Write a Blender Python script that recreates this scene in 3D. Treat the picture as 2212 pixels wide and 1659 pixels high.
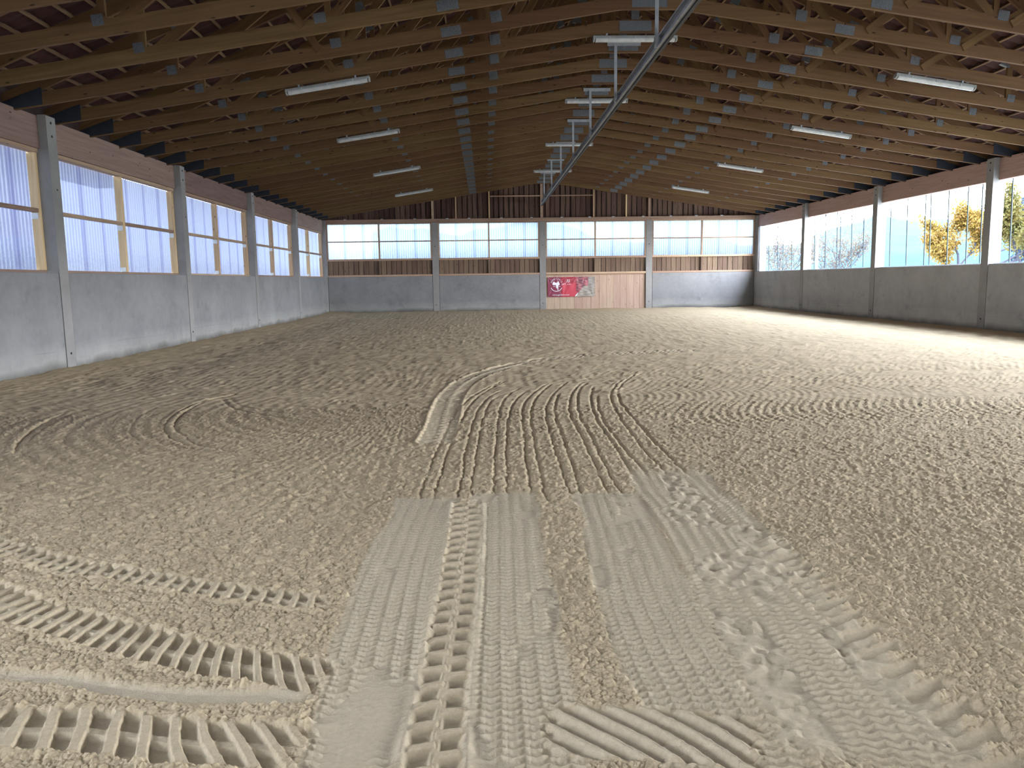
import bpy, math, random
import numpy as np
from mathutils import Vector, Matrix
random.seed(7); rng = np.random.default_rng(7)
scene = bpy.context.scene
for o in list(bpy.data.objects): bpy.data.objects.remove(o)

# ------------------------------------------------------------------ camera
F, XC, ZC, YAW, PITCH, ROLL = 1681.1, 7.2726, 1.4675, .0329, .133, -.0144
W, D, BAY, Y1, PW = 20.0, 36.7286, 5.7645, 13.7242, .2865
TY0, TS = 13.1173, 1.1982
def ray(px, py):
    a = (px-1106)/F; b = (py-829.5)/F
    c, s = math.cos(ROLL), math.sin(ROLL); u = a*c+b*s; v = -a*s+b*c
    c, s = math.cos(PITCH), math.sin(PITCH); y = c-v*s*1.0*1; y = 1*c+(-v)*s; Z = -1*s+(-v)*c
    c, s = math.cos(YAW), math.sin(YAW)
    return Vector((u*c+y*s, -u*s+y*c, Z))
def at_z(px, py, Z=0.0):
    d = ray(px, py); t = (Z-ZC)/d.z
    return (XC+d.x*t, d.y*t)
def at_x(px, py, X):
    d = ray(px, py); t = (X-XC)/d.x
    return (d.y*t, ZC+d.z*t)
cd = bpy.data.cameras.new('camera'); cam = bpy.data.objects.new('camera', cd)
scene.collection.objects.link(cam); scene.camera = cam
cd.sensor_width = 36; cd.lens = F/2212*36; cd.clip_end = 3000; cd.clip_start = .05
fw = ray(1106, 829.5).normalized(); rt = (ray(2106, 829.5)-ray(1106, 829.5)).normalized(); up = rt.cross(fw)
m = Matrix((rt, up, -fw)).transposed().to_4x4(); m.translation = Vector((XC, 0, ZC)); cam.matrix_world = m

# ------------------------------------------------------------------ world, light, exposure
world = bpy.data.worlds.new('world'); scene.world = world; world.use_nodes = True
wn = world.node_tree.nodes; wl = world.node_tree.links; wn.clear()
wo = wn.new('ShaderNodeOutputWorld'); wb = wn.new('ShaderNodeBackground')
wt = wn.new('ShaderNodeTexCoord'); ws = wn.new('ShaderNodeSeparateXYZ'); wr = wn.new('ShaderNodeValToRGB')
wl.new(wt.outputs['Generated'], ws.inputs[0]); wl.new(ws.outputs['Z'], wr.inputs[0])
wr.color_ramp.elements[0].position = 0.0; wr.color_ramp.elements[0].color = (.92, .95, 1, 1)
wr.color_ramp.elements[1].position = .6; wr.color_ramp.elements[1].color = (.70, .81, 1, 1)
wl.new(wr.outputs[0], wb.inputs[0]); wl.new(wb.outputs[0], wo.inputs[0]); wb.inputs[1].default_value = 3.0
try:
    world.cycles.sampling_method = 'MANUAL'; world.cycles.sample_map_resolution = 512
except Exception: pass
vs = scene.view_settings; vs.view_transform = 'Standard'; vs.look = 'None'; vs.gamma = 1; vs.use_curve_mapping = False
vs.exposure = 3.7
def sky_portal(name, loc, rot, sx, sy):
    l = bpy.data.lights.new(name, 'AREA'); l.shape = 'RECTANGLE'; l.size = sx; l.size_y = sy
    l.cycles.is_portal = True
    o = bpy.data.objects.new(name, l); o.location = loc; o.rotation_euler = rot; scene.collection.objects.link(o)
sky_portal('sky_portal', (20.5, 18.3, 2.73), (0, math.radians(90), 0), 2.1, 37)

# ------------------------------------------------------------------ helpers
col = scene.collection
def tag(o, label=None, cat=None, group=None, kind=None):
    if label: o['label'] = label
    if cat: o['category'] = cat
    if group: o['group'] = group
    if kind: o['kind'] = kind
    return o
def empty(name, loc=(0, 0, 0)):
    o = bpy.data.objects.new(name, None); o.location = loc; o.empty_display_size = .2; col.objects.link(o); return o
def link(name, me, mat=None, parent=None, loc=(0, 0, 0)):
    o = bpy.data.objects.new(name, me); col.objects.link(o)
    if mat and not me.materials: me.materials.append(mat)
    o.location = loc
    if parent: o.parent = parent
    return o
class MB:
    def __init__(s): s.v = []; s.f = []
    def box(s, a, b):
        (x0, y0, z0), (x1, y1, z1) = a, b; n = len(s.v)
        s.v += [(x0,y0,z0),(x1,y0,z0),(x1,y1,z0),(x0,y1,z0),(x0,y0,z1),(x1,y0,z1),(x1,y1,z1),(x0,y1,z1)]
        s.f += [tuple(n+i for i in q) for q in ((0,3,2,1),(4,5,6,7),(0,1,5,4),(1,2,6,5),(2,3,7,6),(3,0,4,7))]
        return s
    def prism(s, pts, y0, y1):     # polygon in XZ extruded in Y
        n = len(s.v); k = len(pts)
        s.v += [(x, y0, z) for x, z in pts]+[(x, y1, z) for x, z in pts]
        s.f.append(tuple(range(n, n+k))); s.f.append(tuple(range(n+2*k-1, n+k-1, -1)))
        s.f += [(n+(i+1) % k, n+i, n+k+i, n+k+(i+1) % k) for i in range(k)]
        return s
    def tube(s, pts, r, k=8):
        pts = [Vector(p) for p in pts]; n0 = len(s.v); L = len(pts)
        rs = r if isinstance(r, (list, tuple)) else [r]*L
        for i, p in enumerate(pts):
            t = (pts[min(i+1, L-1)]-pts[max(i-1, 0)]).normalized()
            a = t.cross(Vector((0, 0, 1)) if abs(t.z) < .9 else Vector((1, 0, 0))).normalized(); b = t.cross(a)
            for j in range(k):
                q = 2*math.pi*j/k; s.v.append(tuple(p+(a*math.cos(q)+b*math.sin(q))*rs[i]))
        for i in range(L-1):
            for j in range(k):
                a0 = n0+i*k+j; a1 = n0+i*k+(j+1) % k; s.f.append((a0, a1, a1+k, a0+k))
        s.f.append(tuple(n0+j for j in range(k-1, -1, -1))); s.f.append(tuple(n0+(L-1)*k+j for j in range(k)))
        return s
    def mesh(s, name):
        me = bpy.data.meshes.new(name); me.from_pydata(s.v, [], s.f); me.update(); return me
    def build(s, name, mat=None, parent=None, loc=(0, 0, 0)): return link(name, s.mesh(name), mat, parent, loc)
def bevbox(name, a, b, mat, parent=None, bev=.008):
    """a box with chamfered edges; origin at the box centre so textures follow it"""
    c = [(p+q)/2 for p, q in zip(a, b)]; h = [abs(q-p)/2 for p, q in zip(a, b)]
    bv = min(bev, min(h)*.6); v = []; f = []
    key = {}
    for sx in (-1, 1):
        for sy in (-1, 1):
            for sz in (-1, 1):
                for ax in range(3):
                    s3 = (sx, sy, sz); p = [s3[i]*(h[i] if i == ax else h[i]-bv) for i in range(3)]
                    key[(sx, sy, sz, ax)] = len(v); v.append(tuple(p))
    K = key
    for ax in range(3):
        o1, o2 = [i for i in range(3) if i != ax]
        for s in (-1, 1):
            q = []
            for t1, t2 in ((-1,-1),(1,-1),(1,1),(-1,1)):
                t = [0,0,0]; t[ax] = s; t[o1] = t1; t[o2] = t2; q.append(K[(*t, ax)])
            f.append(q)
    for ax in range(3):          # edges running along ax
        o1, o2 = [i for i in range(3) if i != ax]
        for t1 in (-1, 1):
            for t2 in (-1, 1):
                q = []
                for s, face in ((-1, o1), (1, o1), (1, o2), (-1, o2)):
                    t = [0,0,0]; t[ax] = s; t[o1] = t1; t[o2] = t2; q.append(K[(*t, face)])
                f.append(q)
    for sx in (-1, 1):
        for sy in (-1, 1):
            for sz in (-1, 1): f.append([K[(sx, sy, sz, i)] for i in range(3)])
    me = bpy.data.meshes.new(name); me.from_pydata(v, [], f)
    import bmesh
    bm = bmesh.new(); bm.from_mesh(me); bmesh.ops.recalc_face_normals(bm, faces=bm.faces); bm.to_mesh(me); bm.free()
    return link(name, me, mat, parent, c)
def smooth(o):
    o.data.polygons.foreach_set('use_smooth', [True]*len(o.data.polygons)); return o

# ------------------------------------------------------------------ materials
def N(nt, t, **k):
    n = nt.nodes.new('ShaderNode'+t)
    for a, b in k.items():
        if a.startswith('i_'): n.inputs[a[2:].replace('_', ' ')].default_value = b
        else: setattr(n, a, b)
    return n
def ramp(nt, src, stops):
    r = N(nt, 'ValToRGB'); e = r.color_ramp.elements
    while len(e) < len(stops): e.new(.5)
    for x, (p, c) in zip(e, stops): x.position = p; x.color = (*c, 1) if len(c) == 3 else c
    nt.links.new(src, r.inputs[0]); return r.outputs[0]
def mixc(nt, f, a, b, mode='MIX'):
    m = N(nt, 'Mix'); m.data_type = 'RGBA'; m.blend_type = mode
    for sock, v in ((0, f), (6, a), (7, b)):
        if hasattr(v, 'node'): nt.links.new(v, m.inputs[sock])
        else: m.inputs[sock].default_value = v if sock == 0 else (*v, 1)
    return m.outputs[2]
def base(name, rough=.8, spec=.25, metal=0):
    mt = bpy.data.materials.new(name); mt.use_nodes = True; nt = mt.node_tree
    b = nt.nodes['Principled BSDF']; b.inputs['Roughness'].default_value = rough
    b.inputs['Specular IOR Level'].default_value = spec; b.inputs['Metallic'].default_value = metal
    return mt, nt, b
def coords(nt, scale=(1, 1, 1), randomise=True):
    tc = N(nt, 'TexCoord'); mp = N(nt, 'Mapping'); mp.inputs['Scale'].default_value = scale
    nt.links.new(tc.outputs['Object'], mp.inputs[0])
    if randomise:
        oi = N(nt, 'ObjectInfo'); m1 = N(nt, 'Math', operation='MULTIPLY'); m1.inputs[1].default_value = 37
        nt.links.new(oi.outputs['Random'], m1.inputs[0])
        cb = N(nt, 'CombineXYZ'); nt.links.new(m1.outputs[0], cb.inputs[0]); nt.links.new(m1.outputs[0], cb.inputs[1])
        nt.links.new(cb.outputs[0], mp.inputs['Location'])
        return mp.outputs[0], oi.outputs['Random']
    return mp.outputs[0], None
def noise(nt, vec, scale, detail=4, rough=.55):
    n = N(nt, 'TexNoise'); n.inputs['Scale'].default_value = scale; n.inputs['Detail'].default_value = detail
    n.inputs['Roughness'].default_value = rough; nt.links.new(vec, n.inputs['Vector']); return n.outputs['Fac']
def bump(nt, b, h, strength=.3, dist=.01):
    bp = N(nt, 'Bump'); bp.inputs['Strength'].default_value = strength; bp.inputs['Distance'].default_value = dist
    nt.links.new(h, bp.inputs['Height']); nt.links.new(bp.outputs[0], b.inputs['Normal'])
def wood(name, c1, c2, grain, knots=True, rough=.75, vary=.25):
    """grain = axis index along which the fibres run"""
    mt, nt, b = base(name, rough, .2)
    sc = [14, 14, 14]; sc[grain] = .7
    v, rnd = coords(nt, sc); n = noise(nt, v, 1.4, 5, .6)
    c = ramp(nt, n, [(.3, c1), (.7, c2)])
    if knots:
        sk = [8, 8, 8]; sk[grain] = 2.6
        v2, _ = coords(nt, sk); vo = N(nt, 'TexVoronoi'); vo.inputs['Scale'].default_value = 1.0
        nt.links.new(v2, vo.inputs['Vector'])
        k = ramp(nt, vo.outputs['Distance'], [(.05, (1, 1, 1)), (.12, (0, 0, 0))])
        c = mixc(nt, k, c, tuple(x*.28 for x in c1))
    hv = N(nt, 'HueSaturation'); nt.links.new(c, hv.inputs['Color'])
    mr = N(nt, 'MapRange'); mr.inputs[3].default_value = 1-vary; mr.inputs[4].default_value = 1+vary
    nt.links.new(rnd, mr.inputs[0]); nt.links.new(mr.outputs[0], hv.inputs['Value'])
    mr2 = N(nt, 'MapRange'); mr2.inputs[3].default_value = .488; mr2.inputs[4].default_value = .508
    nt.links.new(rnd, mr2.inputs[0]); nt.links.new(mr2.outputs[0], hv.inputs['Hue'])
    nt.links.new(hv.outputs[0], b.inputs['Base Color']); bump(nt, b, n, .15, .004)
    return mt
M = {}
M['truss'] = wood('spruce_truss', (.112, .061, .027), (.166, .095, .042), 0, vary=.12)
M['truss_y'] = wood('spruce_batten', (.16, .10, .055), (.24, .155, .09), 1, knots=False)
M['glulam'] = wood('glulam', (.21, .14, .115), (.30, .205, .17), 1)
M['post'] = wood('window_timber', (.54, .37, .20), (.68, .50, .30), 2)
M['railw'] = wood('window_rail_timber', (.30, .20, .14), (.42, .30, .21), 1)
M['railx'] = wood('back_rail_timber', (.34, .23, .16), (.48, .34, .24), 0)
M['board'] = wood('rough_board', (.13, .088, .062), (.21, .145, .10), 2, vary=.22)
M['bark'] = wood('bark_edged_board', (.075, .045, .034), (.15, .09, .066), 2, vary=.3)
M['gate'] = wood('gate_plank', (.40, .29, .21), (.52, .39, .30), 2, vary=.08)
def concrete(name, c1, c2, stain=True, wall='x'):
    mt, nt, b = base(name, .85, .2)
    v, rnd = coords(nt); n1 = noise(nt, v, .9, 6, .62); n2 = noise(nt, v, 7, 5, .6)
    c = ramp(nt, n1, [(.3, c1), (.68, c2)])
    c = mixc(nt, .25, c, ramp(nt, n2, [(.35, c1), (.65, c2)]))
    if stain:
        g = N(nt, 'NewGeometry'); sx = N(nt, 'SeparateXYZ'); nt.links.new(g.outputs['Position'], sx.inputs[0])
        # splash line of dried slurry and dust low on the wall
        nz = noise(nt, g.outputs['Position'], 1.1, 4)
        ad = N(nt, 'Math', operation='MULTIPLY_ADD'); nt.links.new(nz, ad.inputs[0]); ad.inputs[1].default_value = .28
        nt.links.new(sx.outputs['Z'], ad.inputs[2])
        low = ramp(nt, ad.outputs[0], [(.20, (.62, .60, .54)), (.34, (1.28, 1.27, 1.20)), (.50, (1.16, 1.16, 1.13)), (.66, (.98, .98, .98)), (1.0, (1, 1, 1))])
        c = mixc(nt, 1.0, c, low, 'MULTIPLY')
        # scrape line
        wv = noise(nt, g.outputs['Position'], .35, 2)
        a2 = N(nt, 'Math', operation='MULTIPLY_ADD'); nt.links.new(wv, a2.inputs[0]); a2.inputs[1].default_value = .12; nt.links.new(sx.outputs['Z'], a2.inputs[2])
        ln = ramp(nt, a2.outputs[0], [(.425, (0, 0, 0)), (.437, (1, 1, 1)), (.449, (0, 0, 0))])
        gate = ramp(nt, noise(nt, g.outputs['Position'], .6, 3), [(.46, (0, 0, 0)), (.6, (.55, .55, .55))])
        c = mixc(nt, mixc(nt, 1.0, ln, gate, 'MULTIPLY'), c, (.16, .17, .2))
        # upper smears
        sm = ramp(nt, noise(nt, g.outputs['Position'], 1.7, 7, .7), [(.56, (0, 0, 0)), (.72, (.55, .55, .55))])
        c = mixc(nt, sm, c, (.15, .15, .155))
    nt.links.new(c, b.inputs['Base Color']); bump(nt, b, n2, .2, .004)
    return mt
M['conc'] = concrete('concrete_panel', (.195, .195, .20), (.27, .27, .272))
M['conc_lit_tone'] = concrete('concrete_panel_lit_tone', (.29, .287, .285), (.39, .385, .38))  # right wall copy, lightened to put bounce light into the colour
M['glulam_lit_tone'] = wood('glulam_lit_tone', (.42, .285, .235), (.54, .38, .32), 1)  # right beam copy, its colour raised in place of light off the sand
M['conc_post'] = concrete('concrete_column', (.225, .22, .215), (.315, .305, .295), stain=False)
def plain(name, c, rough=.6, metal=0, spec=.4, bumpy=0):
    mt, nt, b = base(name, rough, spec, metal)
    v, _ = coords(nt); n = noise(nt, v, 9, 3)
    nt.links.new(ramp(nt, n, [(.3, tuple(x*.85 for x in c)), (.7, tuple(min(1, x*1.12) for x in c))]), b.inputs['Base Color'])
    if bumpy: bump(nt, b, n, bumpy, .005)
    return mt
def plate_mat():
    mt, nt, b = base('galvanised_nail_plate', .5, .5, .35)
    v, _ = coords(nt); wv = N(nt, 'TexWave'); wv.wave_type = 'BANDS'; wv.bands_direction = 'X'
    wv.inputs['Scale'].default_value = 14; nt.links.new(v, wv.inputs['Vector'])
    n = noise(nt, v, 60, 2)
    c = mixc(nt, .5, ramp(nt, wv.outputs['Fac'], [(.1, (.095, .10, .11)), (.6, (.16, .17, .18))]), ramp(nt, n, [(.35, (.09, .10, .11)), (.65, (.20, .21, .22))]))
    nt.links.new(c, b.inputs['Base Color']); bump(nt, b, wv.outputs['Fac'], .4, .003); return mt
M['plate'] = plate_mat()
M['heel'] = plain('heel_plate_shade_tone', (.025, .032, .045), .7, .1)  # shadow under the eaves is part of this dark colour
M['steel'] = plain('galvanised_steel', (.42, .45, .48), .45, .5)
M['rail'] = plain('rail_steel', (.40, .43, .47), .5, 0)
M['black'] = plain('black_rubber', (.02, .02, .022), .6)
M['lamp_body'] = plain('lamp_housing_grey', (.30, .31, .30), .5)
M['lamp_cover'] = plain('lamp_cover_acrylic', (.50, .52, .52), .25, spec=.6)
M['white_clip'] = plain('white_plastic', (.75, .8, .8), .5)
M['hole'] = plain('dark_socket', (.025, .025, .03), .9)
M['tile'] = plain('red_clay_tile', (.05, .018, .015), .9, bumpy=.3)
M['sheet'] = plain('light_tight_sheet', (.05, .03, .028), .9)  # dark sheet for the added layers that keep daylight out
M['cable'] = plain('steel_cable', (.03, .05, .055), .5, .3)
M['gutter'] = plain('zinc_gutter', (.50, .55, .60), .45, .4)
M['yard'] = plain('yard_ground', (.30, .30, .27), .95)
M['meadow'] = plain('meadow', (.16, .26, .10), .95)
M['pinkwall'] = plain('brick_red_render', (.85, .50, .42), .9)
M['whitewall'] = plain('pale_render', (.7, .7, .7), .9)
def pane_mat(name, tint, clear, dirt, axis='Y', stripe=.35, per=.105):
    mt = bpy.data.materials.new(name); mt.use_nodes = True; nt = mt.node_tree; nt.nodes.clear()
    out = N(nt, 'OutputMaterial'); tr = N(nt, 'BsdfTranslucent'); tp = N(nt, 'BsdfTransparent'); gl = N(nt, 'BsdfDiffuse')
    g = N(nt, 'NewGeometry'); n = noise(nt, g.outputs['Position'], 26, 4, .7)
    sx = N(nt, 'SeparateXYZ'); nt.links.new(g.outputs['Position'], sx.inputs[0])
    mr = N(nt, 'MapRange'); nt.links.new(sx.outputs['Z'], mr.inputs[0])
    mr.inputs[1].default_value = dirt[0]; mr.inputs[2].default_value = dirt[1]; mr.inputs[3].default_value = .20; mr.inputs[4].default_value = -.08
    ad = N(nt, 'Math', operation='ADD'); nt.links.new(n, ad.inputs[0]); nt.links.new(mr.outputs[0], ad.inputs[1])
    cc = ramp(nt, ad.outputs[0], [(.45, tint), (.75, tuple(x*.55 for x in tint))])
    # ribs of the sheet: thicker plastic in every valley lets less light through
    w1 = N(nt, 'Math', operation='MULTIPLY'); nt.links.new(sx.outputs[axis], w1.inputs[0]); w1.inputs[1].default_value = 2*math.pi/per
    w2 = N(nt, 'Math', operation='SINE'); nt.links.new(w1.outputs[0], w2.inputs[0])
    rib = ramp(nt, w2.outputs[0], [(0, (1-stripe, 1-stripe, 1-stripe*.55)), (.7, (1.0+stripe*.5, 1+stripe*.5, 1+stripe*.4))])
    cc = mixc(nt, 1.0, cc, rib, 'MULTIPLY')
    nt.links.new(cc, tr.inputs[0]); tp.inputs[0].default_value = (*tint, 1); gl.inputs[0].default_value = (.6, .62, .66, 1)
    m1 = N(nt, 'MixShader'); m1.inputs[0].default_value = clear
    nt.links.new(tr.outputs[0], m1.inputs[1]); nt.links.new(tp.outputs[0], m1.inputs[2])
    m2 = N(nt, 'MixShader'); m2.inputs[0].default_value = .12
    nt.links.new(m1.outputs[0], m2.inputs[1]); nt.links.new(gl.outputs[0], m2.inputs[2])
    nt.links.new(m2.outputs[0], out.inputs[0]); return mt
M['pane_side'] = pane_mat('corrugated_polycarbonate', (.053, .062, .079), .13, (1.7, 2.3))
M['pane_side_lap'] = pane_mat('corrugated_polycarbonate_lap', (.037, .043, .065), .13, (1.7, 2.3))
M['pane_fill'] = pane_mat('added_fill_pane', (.115, .118, .12), .35, (1.5, 1.8))  # added panes behind the camera, fill light for the near sand
M['pane_back'] = pane_mat('corrugated_polycarbonate_back', (.072, .092, .106), .13, (2.5, 3.2), 'X', .2)
M['pane_back_lap'] = pane_mat('corrugated_polycarbonate_back_lap', (.052, .067, .085), .13, (2.5, 3.2), 'X', .2)
def sand_mat():
    mt, nt, b = base('riding_sand', .96, .08)
    at = N(nt, 'Attribute'); at.attribute_name = 'press'
    g = N(nt, 'NewGeometry'); n = noise(nt, g.outputs['Position'], 1.3, 6, .6); n2 = noise(nt, g.outputs['Position'], 55, 4, .7)
    loose = ramp(nt, n, [(.3, (.44, .35, .225)), (.7, (.55, .44, .29))])
    loose = mixc(nt, .45, loose, ramp(nt, n2, [(.35, (.37, .29, .185)), (.62, (.58, .47, .315))]))
    pressed = ramp(nt, n2, [(.3, (.46, .39, .28)), (.7, (.53, .455, .335))])
    nt.links.new(mixc(nt, at.outputs['Fac'], loose, pressed), b.inputs['Base Color'])
    n3 = noise(nt, g.outputs['Position'], 130, 4, .7)
    bump(nt, b, n3, .55, .006)
    return mt
M['sand'] = sand_mat()

# ------------------------------------------------------------------ floor: one height field of raked sand
def fade(t): return t*t*(3-2*t)
def hsh(i, j, s):
    h = (i.astype(np.int64)*374761393+j.astype(np.int64)*668265263+s*1442695041) & 0x7fffffff
    h = ((h ^ (h >> 13))*1274126177) & 0x7fffffff
    return ((h ^ (h >> 16)) & 0xffffff).astype(np.float32)/0xffffff
def vnoise(x, y, s=0):
    i = np.floor(x); j = np.floor(y); u = fade(x-i); v = fade(y-j)
    a, b, c, d = hsh(i, j, s), hsh(i+1, j, s), hsh(i, j+1, s), hsh(i+1, j+1, s)
    return (a*(1-u)+b*u)*(1-v)+(c*(1-u)+d*u)*v-.5
def clods(x, y, s=0, dens=.7):
    i = np.floor(x); j = np.floor(y); best = np.zeros_like(x)
    for di in (-1, 0, 1):
        for dj in (-1, 0, 1):
            a = i+di; b = j+dj; px = a+.15+.7*hsh(a, b, s); py = b+.15+.7*hsh(a, b, s+1)
            r = .22+.38*hsh(a, b, s+2); on = hsh(a, b, s+3) < dens
            d2 = ((x-px)**2+(y-py)**2)/(r*r)
            best = np.maximum(best, np.where(on & (d2 < 1), np.sqrt(np.clip(1-d2, 0, 1))*r, 0))
    return best
NE, NF = 46, 1000
def rows():
    ys = list(np.linspace(-.48, 2.0, 26))
    y = 2.0; py = 1e9
    hz = 604.0
    # one row about every image line
    while y < D+.05:
        ys.append(y); y += max(.0028, 0.92*y*y/(F*ZC))
        if y > D+.05: break
    ys.append(D+.1); return np.array(ys, dtype=np.float64)
YR = rows()
tanL = -.70; tanR = .74
YY = YR[:, None]
fl = np.clip(XC+(tanL)*np.maximum(YY, 1.0)-.15, .35, None); fr = np.clip(XC+(tanR)*np.maximum(YY, 1.0)+.15, None, W-.35)
se = np.linspace(0, 1, NE, endpoint=False)[None, :]; sf = np.linspace(0, 1, NF)[None, :]; sr = np.linspace(0, 1, NE+1)[None, 1:]
XL, XR = -.12, W+.12
GX = np.concatenate([XL+(fl-XL)*se, fl+(fr-fl)*sf, fr+(XR-fr)*sr], axis=1)
GY = np.broadcast_to(YY, GX.shape).copy(); R_, C_ = GX.shape
x = GX.ravel().astype(np.float64); y = GY.ravel()
warp = vnoise(x*.7, y*.7, 5)
# large undulation and micro relief
H = .02*vnoise(x*.45, y*.45, 1)+.007*vnoise(x*1.7, y*1.7, 2)
rough = .006*vnoise(x*9, y*9, 3)+.006*vnoise(x*26, y*26, 4)
near = y < 9
cl = np.zeros_like(x)
idx = np.where(near)[0]
cl[idx] = .016*clods(x[idx]*26, y[idx]*26, 11, .35)+.013*clods(x[idx]*48, y[idx]*48, 21, .75)+.008*clods(x[idx]*95, y[idx]*95, 31, .8)
cl += np.where(near, 0, .018*np.clip(vnoise(x*14, y*14, 31)+.05, 0, 1))
press = np.zeros_like(x)
# roller print of the whole surface: rows of crumbs laid in sweeping arcs
def crumbs(u, v, pu, pv, s):
    uu = u/pu+.10*vnoise(u*2, v*2, s); vv = v/pv+.10*vnoise(u*2, v*2, s+1)
    return np.clip(np.sin(2*np.pi*uu)*.5+.5, 0, 1)**1.3*np.clip(np.sin(2*np.pi*vv)*.5+.5, 0, 1)
def sst(a, b, t):
    t = np.clip((t-a)/(b-a), 0, 1); return t*t*(3-2*t)
cxr, cyr = 14.0, 22.0
rr = np.hypot(x-11.5, y+4.0)           # arcs over the right half
band = .35+.65*sst(-.12, .12, vnoise(rr*.9, x*.12, 41))
zR = sst(8.6, 9.8, x+.12*(y-6))*(1-sst(10, 14, y))
H += .014*zR*band*crumbs(rr, x+.35*np.sin(rr*1.7), .105, .105, 43)
rl = np.hypot(x-6.3, y-9.2)            # circle over the left half
zL = (1-sst(6.0, 6.9, x-.06*(y-5)))*sst(2.0, 3.0, y)*(1-sst(12, 16, y))
H += .0085*zL*crumbs(rl, np.arctan2(y-9.2, x-6.3)*4.0, .17, .13, 47)
H -= .009*zL*np.clip(np.sin(2*np.pi*rl/.38), .35, 1)*sst(-.2, .25, vnoise(rl*.7, x*.3, 49))
zF = sst(9.5, 12, y)                   # far field: bands running across the hall
zN = zF*(1-sst(12.5, 16, y))
H += .012*zN*crumbs(y+.1*np.sin(x*.32)+.03*x, x, .22, .14, 53)*(.4+.6*sst(-.1, .15, vnoise(y*1.3, x*.1, 55)))
H += zF*(.012*vnoise(x*3.1, (y+.03*x)*2.6, 56)+.013*vnoise(x*7.3, (y+.03*x)*4.1, 57)*(1-sst(18, 26, y)))
H -= .012*zF*sst(.86, .99, np.sin(2*np.pi*(y+.2*np.sin(x*.31)+.03*x)/.62))*(1-sst(16, 22, y))
H -= .016*zF*sst(.86, .98, np.sin(2*np.pi*(y+.25*np.sin(x*.35)+.02*x)/1.15))

def P(*pts): return [at_z(px, py) for px, py in pts]
def C7(s, ox, oy, *pts): return [at_z(ox+a/s, oy+b/s) for a, b in pts]
def smoothpath(pts, k=5):
    p = [np.array(q) for q in pts]; p = [2*p[0]-p[1]]+p+[2*p[-1]-p[-2]]; out = []
    for i in range(1, len(p)-2):
        for t in np.linspace(0, 1, k, endpoint=False):
            out.append(.5*((2*p[i])+(-p[i-1]+p[i+1])*t+(2*p[i-1]-5*p[i]+4*p[i+1]-p[i+2])*t*t+(-p[i-1]+3*p[i]-3*p[i+1]+p[i+2])*t**3))
    out.append(p[-2]); return np.array(out)
def track(pts, hw, k=5):
    """indices near the path, arc length, signed offset, total length"""
    q = smoothpath(pts, k); lo = q.min(0)-hw; hi = q.max(0)+hw
    r0 = np.searchsorted(YR, lo[1]); r1 = np.searchsorted(YR, hi[1])
    sub = np.arange(r0*C_, r1*C_); sub = sub[(x[sub] > lo[0]) & (x[sub] < hi[0])]
    X = x[sub]; Y = y[sub]; best = np.full(X.shape, 1e9); S = np.zeros_like(X); L = np.zeros_like(X); acc = 0
    for i in range(len(q)-1):
        a = q[i]; d = q[i+1]-a; ln = math.hypot(*d)
        if ln < 1e-6: continue
        d = d/ln; dx = X-a[0]; dy = Y-a[1]; t = np.clip(dx*d[0]+dy*d[1], 0, ln)
        ex = dx-t*d[0]; ey = dy-t*d[1]; dd = ex*ex+ey*ey; m_ = dd < best
        best[m_] = dd[m_]; S[m_] = acc+t[m_]; L[m_] = (np.sqrt(dd)*np.sign(d[0]*dy-d[1]*dx))[m_]; acc += ln
    k_ = (best < hw*hw) & (S > 1e-4) & (S < acc-1e-4)
    return sub[k_], S[k_], L[k_], acc
def put(sub, val, w, pr=None):
    """replace loose relief by a print with weight w"""
    H[sub] = H[sub]*(1-w*.85)+val*w; cl[sub] *= (1-w); rough[sub] *= (1-.75*w)
    if pr is not None: press[sub] = np.maximum(press[sub]*(1-w), pr*w)
def rnd_(a, p, s=.5): return np.abs(((a/p) % 1)-.5)/p*p
def ridge(a, p, wd): return np.exp(-((((a/p) % 1)-.5)*p/wd)**2)
def tri(a, p): return np.abs(((a/p) % 1)-.5)*2
CH = [0]
def chevrons(pts, hw, far=13.0):
    CH[0] += 7.37
    sub, s, l, T = track(pts, hw)
    w = sst(0, .04, hw-np.abs(l)+.05*vnoise(s*4, l*9, 61))*sst(0, .15, s)*sst(0, .1, T-s)
    z = tri(l, .072)*.018
    patch =  .15+.85*sst(-.36, -.26, vnoise(s*3.9+1.7*l+CH[0], l*6.7+.8*s+CH[0], 63)+.25*vnoise(s*9, l*11, 64)); amp = patch*(1-sst(far*.6, far, y[sub]))
    h = .015*ridge(s+z+.004*vnoise(s*9, l*9, 65), .044, .0066)*amp+.004*ridge(l, .036, .0035)*sst(.25, .6, ridge(s+z+.011, .044, .011))*amp-.012
    h += .002*vnoise(x[sub]*40, y[sub]*40, 66)
    put(sub, h, w, .85)
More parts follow.
